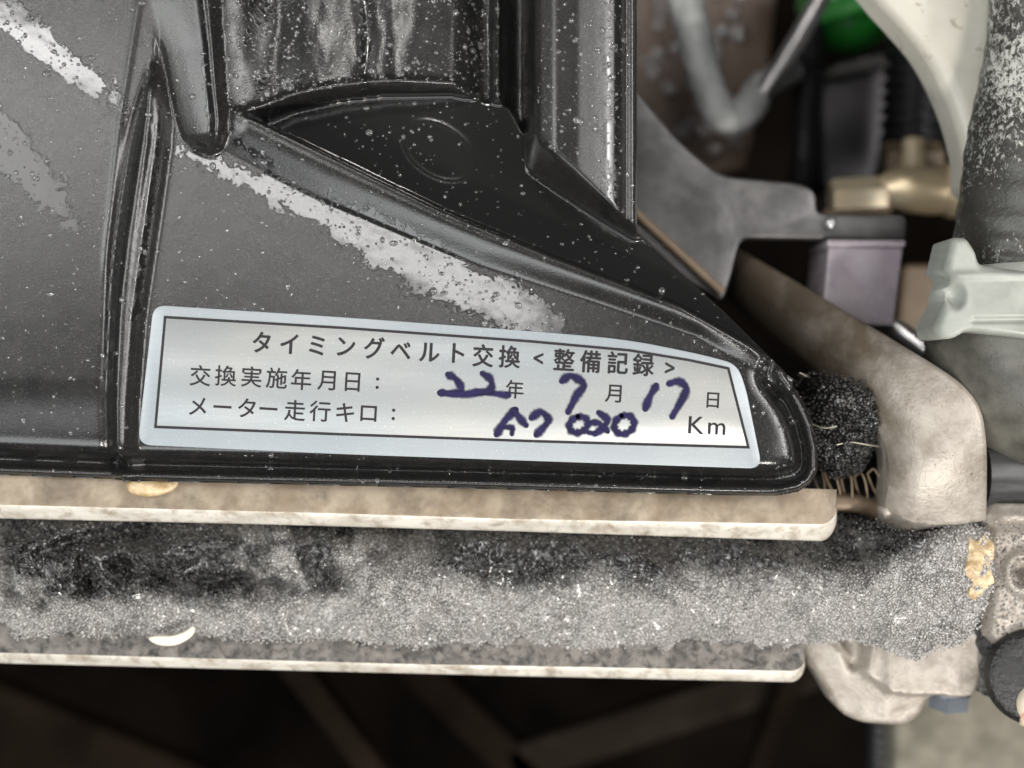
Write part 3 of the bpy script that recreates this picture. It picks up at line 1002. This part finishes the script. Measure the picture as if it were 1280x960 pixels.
_av = arm_o.data.vertices
attr(arm_o.data, 'grime_shade', [1.0 - float(np.clip((i // 11) / 34.0, 0, 1)) + .25 * (i % 11 >= 6) for i in range(len(_av))])  # grime along the arm; the sloping flank's shade is put into the colour


def block_z(X, Y):
    z = -112 + 34 * fade(X, 1222, 1250) + 26 * (1 - fade(Y, 640, 668)) + (fbm(X, Y, 30, 66, 4) - .5) * 12
    z = z + 20 * np.exp(-((Y - 648) / 16) ** 2) * fade(X, 1100, 1150)
    z = z + 14 * np.exp(-((np.hypot(X - 1282, Y - 716) - 24) / 6) ** 2) - 18 * (np.hypot(X - 1282, Y - 716) < 19)
    return z - 40 * fade(Y, 795, 835)


put('end_block', relief_mesh('end_block', round_corners([(1108, 632), (1236, 628), (1420, 630), (1420, 840), (1226, 834), (1120, 830)], 8), block_z, 3, -75, 120)[0], M['cast'], br)

FOOT = smooth_poly([(1000, 800), (1010, 822), (1036, 862), (1056, 894), (1080, 909), (1110, 912), (1140, 911), (1157, 896), (1166, 874), (1190, 872), (1212, 866), (1222, 838), (1230, 800), (1180, 776), (1090, 772), (1020, 782)], 5)


def foot_z(X, Y):
    crown = np.interp(X, [1000, 1046, 1085, 1112, 1240], [760, 806, 846, 866, 872])
    z = np.where(Y > crown, -124 - np.clip(Y - crown, 0, 70) * .42, -110.)
    hol = [(1044, 790), (1088, 790), (1082, 836), (1068, 842)]
    d, _, _ = seg_dist(X, Y, hol + hol[:1]); h = np.where(inside(X, Y, hol), d, -d)
    z = z - 30 * fade(h, -5, 10)
    z = z + 10 * fade(X, 1096, 1112) * (Y < crown)
    return z + (fbm(X, Y, 18, 14, 4) - .5) * 5 * fade(X, 1080, 1120) + (fbm(X, Y, 40, 15, 2) - .5) * 4


put('foot', relief_mesh('foot', FOOT, foot_z, 2.5, -118, 60, blur=2, er=7)[0], M['cast'], br)
# patch of tan sealant on the block
put('sealant_patch', relief_mesh('sealant_patch', smooth_poly([(1206, 670), (1216, 676), (1230, 666), (1236, 690), (1229, 706), (1233, 724), (1222, 736), (1218, 750), (1204, 740), (1208, 724), (1197, 712), (1204, 694)], 4), lambda X, Y: np.maximum(block_z(X, Y), foam_z(X, Y)) + 2.5 + (fbm(X, Y, 9, 5, 3) - .5) * 9, 2, -70, 14)[0], M['glob'], br, label='tan crusty sealant patch')

put('stray_foam_grains', grains('stray_foam_grains', [(1195, 655), (1330, 650), (1330, 770), (1215, 800)], lambda X, Y: block_z(X, Y) + 1, -80, 5.2, .9, 1.9, lambda x, y: .1 + .8 * fbm(x, y, 30, 6, 3), 15, (1190, 1330)), M['foam'], br, kind='stuff')
# black foam plug between shroud and bracket
PL_O = smooth_poly([(1012, 476), (1030, 466), (1060, 478), (1090, 500), (1106, 532), (1108, 556), (1094, 578), (1072, 600), (1048, 600), (1030, 580), (1012, 556), (1004, 530), (1000, 500)], 5)


def plug_z(X, Y):
    r = np.hypot((X - 1054) / 56, (Y - 534) / 70)
    return -150 + 95 * np.sqrt(np.clip(1.1 - r * r, 0, 1)) + (fbm(X, Y, 40, 41, 5) - .5) * 100


pl = thing('foam_plug', W(1054, 534, -220), 'black tarry foam plug between the shroud nose and the cast arm', 'foam plug')
me, *_ , px_, py_ = relief_mesh('plug_body', PL_O, plug_z, 3.0, -90, 60)
attr(me, 'dust', np.zeros(len(me.vertices)))
put('plug_body', me, M['tar'], pl)
put('plug_grains', grains('plug_grains', PL_O, plug_z, -90, 4.2, 1.4, 2.8, lambda x, y: .1 + .5 * fade(fbm(x, y, 16, 9, 3), .5, .75), 8, (0, 1300)), M['tar'], pl, kind='stuff')

for pts in ([(986, 540), (1010, 530), (1030, 535), (1046, 533)], [(1046, 556), (1064, 553), (1084, 556), (1098, 558)], [(1000, 466), (1016, 474), (1030, 484)]):
    put('loose_fibre', tube('loose_fibre', [W(x_, y_, plug_z(np.array([x_]), np.array([y_]))[0] + 7 if 1005 < x_ < 1100 else -58) for x_, y_ in pts], .55, 6), M['flake'], pl)

# ------------------------------------------------------------------ radiator core with its fins
rad = thing('radiator_core', W(1070, 620, -230), 'row of thin curled radiator fins under the foam plug', 'radiator')
put('header_rail', tube('header_rail', [W(1000, 640, -150), W(1040, 628, -140), W(1085, 634, -136), W(1130, 660, -140)], [13, 13, 13, 13], 14), M['brown'], rad)
put('core_plate', slab('core_plate', [(985, 560), (1135, 560), (1135, 660), (985, 660)], -205, 20, 2), M['black'], rad)
b0 = Vector(rad.location)
finp = [np.array(p, float) for p in ((-9, 14, 0), (-2, 20, 8), (3, 10, 10), (7, -6, 6), (9, -18, 0), (4, -20, -4), (-3, -4, -6), (-9, 14, 0))]
fin_me = tube('fin', [tuple(p) for p in finp], 1.5, 6, sub=3)
for k, (x_, y_) in enumerate(((1022, 596), (1040, 602), (1058, 606), (1076, 609), (1094, 604), (1107, 596))):
    o = bpy.data.objects.new('fin', fin_me); col.objects.link(o); o.parent = rad
    o.location = Vector(W(x_, y_, -130 - 3 * (k % 2))) * U - b0; o.rotation_euler = (0, 0, .12 * math.sin(k * 2.1))
fin_me.materials.append(M['brown'])

# ------------------------------------------------------------------ hose, clamp, elbow on the right
def hose_ring(t, a): return 1 + .015 * math.sin(7 * a + 19 * t) + .012 * math.sin(31 * t * 3 + 3 * a)


put('coolant_hose', tube('coolant_hose', [W(1296, -160, -70), W(1294, 0, -70), W(1292, 100, -70), W(1290, 200, -66), W(1290, 300, -66), W(1290, 350, -66)], [54, 57, 68, 86, 97, 100], 48, hose_ring, sub=14), M['hose'],
    base=W(1290, 350, -160), label='dark rubber hose with flaking pale flecks entering the pale clamp', cat='hose')
cl = thing('hose_clamp', W(1290, 430, -160), 'pale plastic clamp band around the flaking rubber hose', 'hose clamp')
put('band', tube('band', [W(1290, 330, -66), W(1291, 334, -66), W(1291, 370, -66), W(1291, 402, -66), W(1291, 408, -66)], [104, 110, 114, 118, 112], 48, sub=6), M['clamp'], cl)
CLO = round_corners([(1184, 298), (1200, 300), (1210, 318), (1213, 334), (1290, 347), (1420, 347), (1420, 430), (1290, 428), (1216, 416), (1200, 414), (1186, 424), (1170, 424), (1164, 410), (1172, 392), (1180, 372), (1183, 348), (1176, 338), (1180, 318)], [5, 5, 6, 8, 6, 2, 2, 6, 10, 8, 6, 8, 8, 10, 10, 3, 4, 4], 4)
put('front_lug', relief_mesh('front_lug', CLO, lambda X, Y: -66 + 116 * np.sqrt(np.clip(1 - ((X - 1290) / 158) ** 2, .02, 1)) + 5 * np.exp(-((Y - 347) / 5) ** 2) - 7 * np.exp(-((Y - 402) / 3) ** 2) * (X > 1205) - 16 * np.exp(-((np.hypot(X - 1188, (Y - 372) * .6)) / 8) ** 4), 2.0, 0, 70, blur=2, er=9)[0], M['clamp'], cl)
put('hose_elbow', tube('hose_elbow', [W(1290, 392, -90), W(1292, 420, -92), W(1300, 450, -96), W(1330, 490, -104), W(1400, 520, -110)], [128, 140, 146, 130, 110], 48, sub=10), M['hose_dull'],
    base=W(1300, 500, -200), label='bulging dusty black hose elbow below the pale clamp', cat='hose')
put('black_tube', tube('black_tube', [W(1225, 592, -88), W(1250, 592, -88), W(1300, 592, -88), W(1420, 592, -88)], [46, 46, 46, 46], 40), M['satin'],
    base=W(1300, 592, -140), label='satin black tube sticking out behind the cast arm', cat='tube')

# white reservoir edge
RES = smooth_poly([(1060, -60), (1092, -10), (1124, 26), (1156, 64), (1180, 108), (1197, 152), (1208, 196), (1216, 240), (1300, 260), (1420, 200), (1420, -160), (1200, -190), (1060, -170)], 5)
put('white_reservoir', slab('white_reservoir', RES, -130, 70, 22, 6), M['tank'],
    base=W(1230, 60, -220), label='curved off-white plastic reservoir wall behind the flaking hose', cat='reservoir')

# ------------------------------------------------------------------ blurred parts in the upper right
GB = round_corners([(780, 96), (850, 178), (900, 220), (1000, 229), (1020, 238), (1021, 266), (1052, 268), (1134, 268), (1134, 300), (926, 297), (912, 352), (903, 378), (860, 352), (780, 280)], [12, 20, 20, 20, 12, 8, 8, 10, 8, 14, 12, 10, 12, 10], 4)
gb = thing('stepped_bracket', W(920, 280, -280), 'dark grey stepped metal bracket behind the broad column', 'bracket')
put('plate', slab('plate', GB, -235, 26, 4), M['greymetal'], gb)
put('rivet', tube('rivet', [W(1038, 279, -233), W(1038, 279, -225), W(1038, 279, -222)], [9, 8, 3], 12, sub=3), M['steel'], gb)
put('edge_bead', tube('edge_bead', [W(790, 262, -231), W(840, 308, -227), W(903, 366, -223)], 7, 10), M['brown'], gb)
bx = thing('plastic_connector', W(1082, 350, -400), 'mauve grey block hanging under the stepped bracket', 'connector')
put('body', slab('body', round_corners([(1036, 306), (1130, 308), (1118, 408), (1026, 404)], 5), -222, 120, 4), M['mauve'], bx)
put('rim', slab('rim', round_corners([(1034, 299), (1133, 300), (1132, 309), (1034, 308)], 3), -214, 120, 3), M['mauve'], bx)
bf = thing('brass_fitting', W(1130, 250, -560), 'blurred brass fitting with hex nut above the mauve grey block', 'pipe fitting')


def hexnut(name, c, r, h, ax):
    secs = []
    ax = np.array(ax, float); ax /= np.linalg.norm(ax); s = np.cross(ax, (0, 0, 1.0)); s /= np.linalg.norm(s); n = np.cross(ax, s)
    for t, q in ((-h, .9), (-h * .85, 1), (h * .85, 1), (h, .9)):
        secs.append([np.array(c) + ax * t + (s * math.cos(a) + n * math.sin(a)) * r * q for a in [math.radians(60 * k + 12) for k in range(6)]])
    return loft(name, secs, sharp=30)


k_ = (D + 430) / D
put('hex_nut', hexnut('hex_nut', W(1072, 248, -430), 26 * k_, 34 * k_, (1, .05, 0)), M['brass'], bf)
put('body', tube('body', [W(1100, 240, -430), W(1130, 236, -430), W(1165, 238, -430), W(1205, 238, -430), W(1240, 238, -430)], [24, 36, 38, 34, 34], 20), M['brass'], bf)
put('upper_nut', hexnut('upper_nut', W(1140, 200, -480), 30, 44, (1, 0, 0)), M['brown'], bf)
put('collar', tube('collar', [W(1178, 238, -428), W(1184, 238, -428), W(1194, 238, -428), W(1198, 238, -428)], [36, 42, 42, 36], 22, sub=3), M['brass'], bf)
put('washer', slab('washer', round_corners([(1030, 262), (1114, 258), (1116, 266), (1030, 271)], 3), -400, 60, 2), M['brown'], bf)
put('stem', tube('stem', [W(1142, 215, -450), W(1142, 196, -455), W(1142, 176, -460)], [20, 18, 18], 16), M['brass'], bf)
put('braided_cable', tube('braided_cable', [W(836, -160, -560), W(852, -30, -540), W(868, 50, -520), W(884, 112, -505), W(908, 150, -500), W(934, 136, -515), W(952, 108, -540), W(990, 88, -590)], [30, 30, 29, 28, 27, 27, 24, 22], 16,
    lambda t, a: 1 + .05 * math.sin(5 * a + 90 * t) + .03 * math.sin(140 * t), sub=14), M['braid'], base=W(900, 160, -580), label='grey braided cable bending in a U behind the column', cat='cable')
put('control_rod', tube('control_rod', [W(1070, -100, -500), W(1035, -20, -500), W(990, 60, -505), W(952, 116, -512)], [17, 16, 15, 13], 14), M['steel'], base=W(990, 60, -540), label='blurred bright metal rod slanting towards the braided cable', cat='rod')
gc = thing('green_cap', W(1060, 10, -720), 'blurred green plastic cap at the top beside the off-white reservoir', 'cap')
put('dome', tube('dome', [W(1058, 6, -760), W(1058, 6, -690), W(1058, 8, -650), W(1058, 8, -630)], [86, 84, 62, 8], 24, sub=5), M['green'], gc)
put('grip_bar', slab('grip_bar', round_corners([(1018, 4), (1098, -16), (1104, 8), (1024, 30)], 11), -612, 40, 7), M['green'], gc)


def corr(n): return lambda t, a: 1 + .09 * math.sin(2 * math.pi * n * t)


put('corrugated_conduit', tube('corrugated_conduit', [W(1012, 20, -640), W(1010, 90, -630), W(1006, 160, -620), W(1002, 236, -610)], 24, 18, corr(26), sub=44), M['black'], base=W(1006, 236, -640), label='slim black corrugated conduit standing behind the stepped bracket', cat='conduit')
put('corrugated_conduit', tube('corrugated_conduit', [W(1152, 0, -560), W(1146, 80, -560), W(1142, 140, -560), W(1140, 196, -560)], 50, 24, corr(11), sub=36), M['black'], base=W(1140, 196, -600), label='thick black corrugated conduit above the brass fitting', cat='conduit')
dh = thing('dark_housing', W(1064, 150, -900), 'dark blurred housing between the two corrugated conduits', 'housing')
put('shell', slab('shell', round_corners([(1024, 90), (1110, 70), (1118, 110), (1092, 230), (1030, 240)], 16), -700, 120, 8), M['dark'], dh)
put('ledge', slab('ledge', round_corners([(1020, 86), (1112, 64), (1116, 82), (1022, 104)], 8), -680, 120, 5), M['greymetal'], dh)
rp = thing('rusty_panel', W(860, 80, -1000), 'brown rusty panel with added glint beads behind the braided cable', 'panel')
put('sheet', slab('sheet', [(740, -300), (1000, -300), (960, 90), (930, 210), (800, 240), (740, 240)], -880, 30, 4), M['rust'], rp)
for k in range(34):
    x_ = random.uniform(806, 940); y_ = random.uniform(-20, 190); r_ = random.uniform(8, 15)
    put('glint_bead', tube('glint_bead', [W(x_, y_, -884), W(x_, y_, -880 + r_ * .7), W(x_, y_, -880 + r_ * 1.0)], [r_, r_ * .8, r_ * .1], 10, sub=3), M['steel'], rp)  # steel beads added to catch the lamps as blurred glints
put('silver_pipe', tube('silver_pipe', [W(1020, 344, -330), W(1075, 382, -300), W(1120, 410, -270), W(1160, 440, -250)], 14, 16), M['steel'], base=W(1100, 400, -300), label='thin silver pipe running behind the cast arm', cat='pipe')
put('brown_block', slab('brown_block', round_corners([(1128, 330), (1210, 330), (1210, 430), (1120, 430)], 14), -520, 120, 8), M['brown'], base=W(1160, 380, -640), label='blurred brown block between the connector and the pale clamp', cat='block')

# ------------------------------------------------------------------ blurred parts below the channel
def bar(name, a, b, w, z, zt, m, label, cat='beam'):
    a = np.array(a, float); b = np.array(b, float); d = (b - a) / np.linalg.norm(b - a); n = np.array((-d[1], d[0])) * w / 2
    put(name, slab(name, [tuple(a + n), tuple(b + n), tuple(b - n), tuple(a - n)], z, zt, 8), m, base=W(*((a + b) / 2), z - zt), label=label, cat=cat)


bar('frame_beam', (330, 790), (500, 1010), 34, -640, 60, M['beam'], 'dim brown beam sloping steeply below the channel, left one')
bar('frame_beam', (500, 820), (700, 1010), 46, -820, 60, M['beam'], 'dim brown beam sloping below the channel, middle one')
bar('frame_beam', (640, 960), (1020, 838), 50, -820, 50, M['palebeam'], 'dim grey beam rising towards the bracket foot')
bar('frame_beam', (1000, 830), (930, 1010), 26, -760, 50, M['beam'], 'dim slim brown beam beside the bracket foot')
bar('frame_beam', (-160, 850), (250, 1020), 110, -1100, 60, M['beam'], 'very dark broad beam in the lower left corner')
put('corrugated_conduit', tube('corrugated_conduit', [W(1100, 850, -560), W(1100, 900, -560), W(1100, 960, -560), W(1100, 1010, -560)], 22, 16, corr(14), sub=30), M['black'], base=W(1100, 960, -600), label='short black corrugated conduit at the bottom beside the pale block', cat='conduit')
put('pale_block', slab('pale_block', round_corners([(1120, 850), (1420, 830), (1420, 1100), (1116, 1100)], 24), -480, 120, 12), M['pale'], base=W(1200, 930, -600), label='blurred dusty beige block at the bottom beneath the bracket foot', cat='block')
bo = thing('hex_bolt', W(1188, 876, -240), 'blue grey hex bolt head peeking out under the bracket foot', 'bolt')
put('head', hexnut('head', W(1186, 872, -178), 30, 12, (0, 1, .25)), M['blueclip'], bo)
put('washer', tube('washer', [W(1186, 862, -178), W(1186, 865, -178), W(1186, 868, -178)], 30, 24, sub=2), M['blueclip'], bo)
bb = thing('black_boss', W(1290, 820, -200), 'oily black rounded boss at the edge beside the bracket foot', 'boss')
put('shell', relief_mesh('shell', smooth_poly([(1212, 772), (1222, 745), (1250, 732), (1300, 726), (1420, 730), (1420, 880), (1300, 880), (1250, 876), (1222, 862), (1214, 820)], 4), lambda X, Y: -112 + 34 * np.clip(1 - np.hypot((X - 1290) / 86, (Y - 806) / 84) ** 2, 0, 1) + (fbm(X, Y, 16, 4, 3) - .5) * 10, 3, -100, 90)[0], M['blackgrain'], bb)
put('round_cap', tube('round_cap', [W(1292, 846, -110), W(1292, 846, -62), W(1292, 846, -52), W(1292, 846, -46), W(1292, 846, -44)], [62, 62, 58, 48, 4], 40, sub=4), M['blackgrain'], bb)
put('red_cap', tube('red_cap', [W(1290, 858, -60), W(1288, 880, -50), W(1286, 905, -54)], [15, 20, 12], 20), M['red'], base=W(1288, 890, -90), label='chipped red and cream cap at the very edge below the black boss', cat='cap')

# ------------------------------------------------------------------ small things
put('sealant_glob', relief_mesh('sealant_glob', smooth_poly([(158, 606), (166, 598), (186, 600), (204, 602), (220, 600), (216, 612), (200, 619), (180, 621), (164, 616)], 4), lambda X, Y: -44 + 9 * np.clip(1 - np.hypot((X - 184) / 34, (Y - 609) / 13) ** 2, 0, 1) ** .5 + (fbm(X, Y, 10, 8, 2) - .5) * 5, 1.5, -40, 12)[0], M['glob'],
    base=W(184, 610, -55), label='glossy tan drop of sealant below the shroud ridge', cat='sealant')
put('cream_flake', slab('cream_flake', smooth_poly([(186, 797), (198, 795), (214, 795), (230, 790), (241, 783), (243, 790), (234, 800), (218, 807), (200, 807), (188, 802)], 4), -70, 5, 2), M['flake'],
    base=W(214, 798, -80), label='curved cream flake resting on the foam edge', cat='flake')

# droplets on the shroud
rg = np.random.default_rng(42)


def droplets():
    m = (SH_N[:, 2] > .55) & (sx > -40) & (sy > -40)
    cand = np.nonzero(m)[0]
    x, y = sx[cand], sy[cand]
    den = .25 + 1.6 * ((x > 275) & (x < 640) & (y < 140)) + 1.0 * ((x > 655) & (x < 800) & (y < 290)) + 1.1 * np.clip(wet[cand], 0, 1) + .7 * ((x > 860) & (y < 520))
    den = np.where(shroud_z(x, y, 'id') == 5, .3, den)
    lab = inside(x, y, OUTL); den = np.where(lab, 0, den)
    den = den * (.3 + 1.4 * fbm(x, y, 70, 3, 3))
    pick = rg.choice(cand, 2600, replace=False, p=den / den.sum())
    r = np.exp(rg.normal(.25, .52, len(pick))) * 1.05; r = np.clip(r, .5, 5.0)
    ring = 9
    prof = [(1.0, -.12), (.93, .28), (.62, .55), (0.25, .68)]
    V = []; F = []; b = 0
    for i, rr in zip(pick, r):
        c = SH_V[i]; n = SH_N[i]
        if inside(np.array([sx[i]]), np.array([sy[i]]), OUTL)[0]: c = c + np.array((0, 0, 2.8))
        s = np.cross(n, (0, 1, .1)); s /= np.linalg.norm(s); t = np.cross(n, s)
        el = rg.uniform(.8, 1.25)
        for pr, ph in prof:
            for j in range(ring):
                a = 2 * math.pi * j / ring
                V.append(c + (s * math.cos(a) * el + t * math.sin(a) / el) * rr * pr + n * rr * ph * .8)
        V.append(c + n * rr * .57)
        for k in range(len(prof) - 1):
            for j in range(ring):
                F.append((b + k * ring + j, b + k * ring + (j + 1) % ring, b + (k + 1) * ring + (j + 1) % ring, b + (k + 1) * ring + j))
        for j in range(ring):
            F.append((b + 3 * ring + j, b + 3 * ring + (j + 1) % ring, b + 4 * ring))
        b += 4 * ring + 1
    me = bpy.data.meshes.new('water_droplets')
    me.from_pydata([tuple(np.array(q) * U) for q in V], [], F)
    for p in me.polygons: p.use_smooth = True
    return me


put('water_droplets', droplets(), M['water'], base=(0, 0, 0), label='tiny clear water droplets scattered over the wet black shroud', cat='water droplets', kind='stuff')
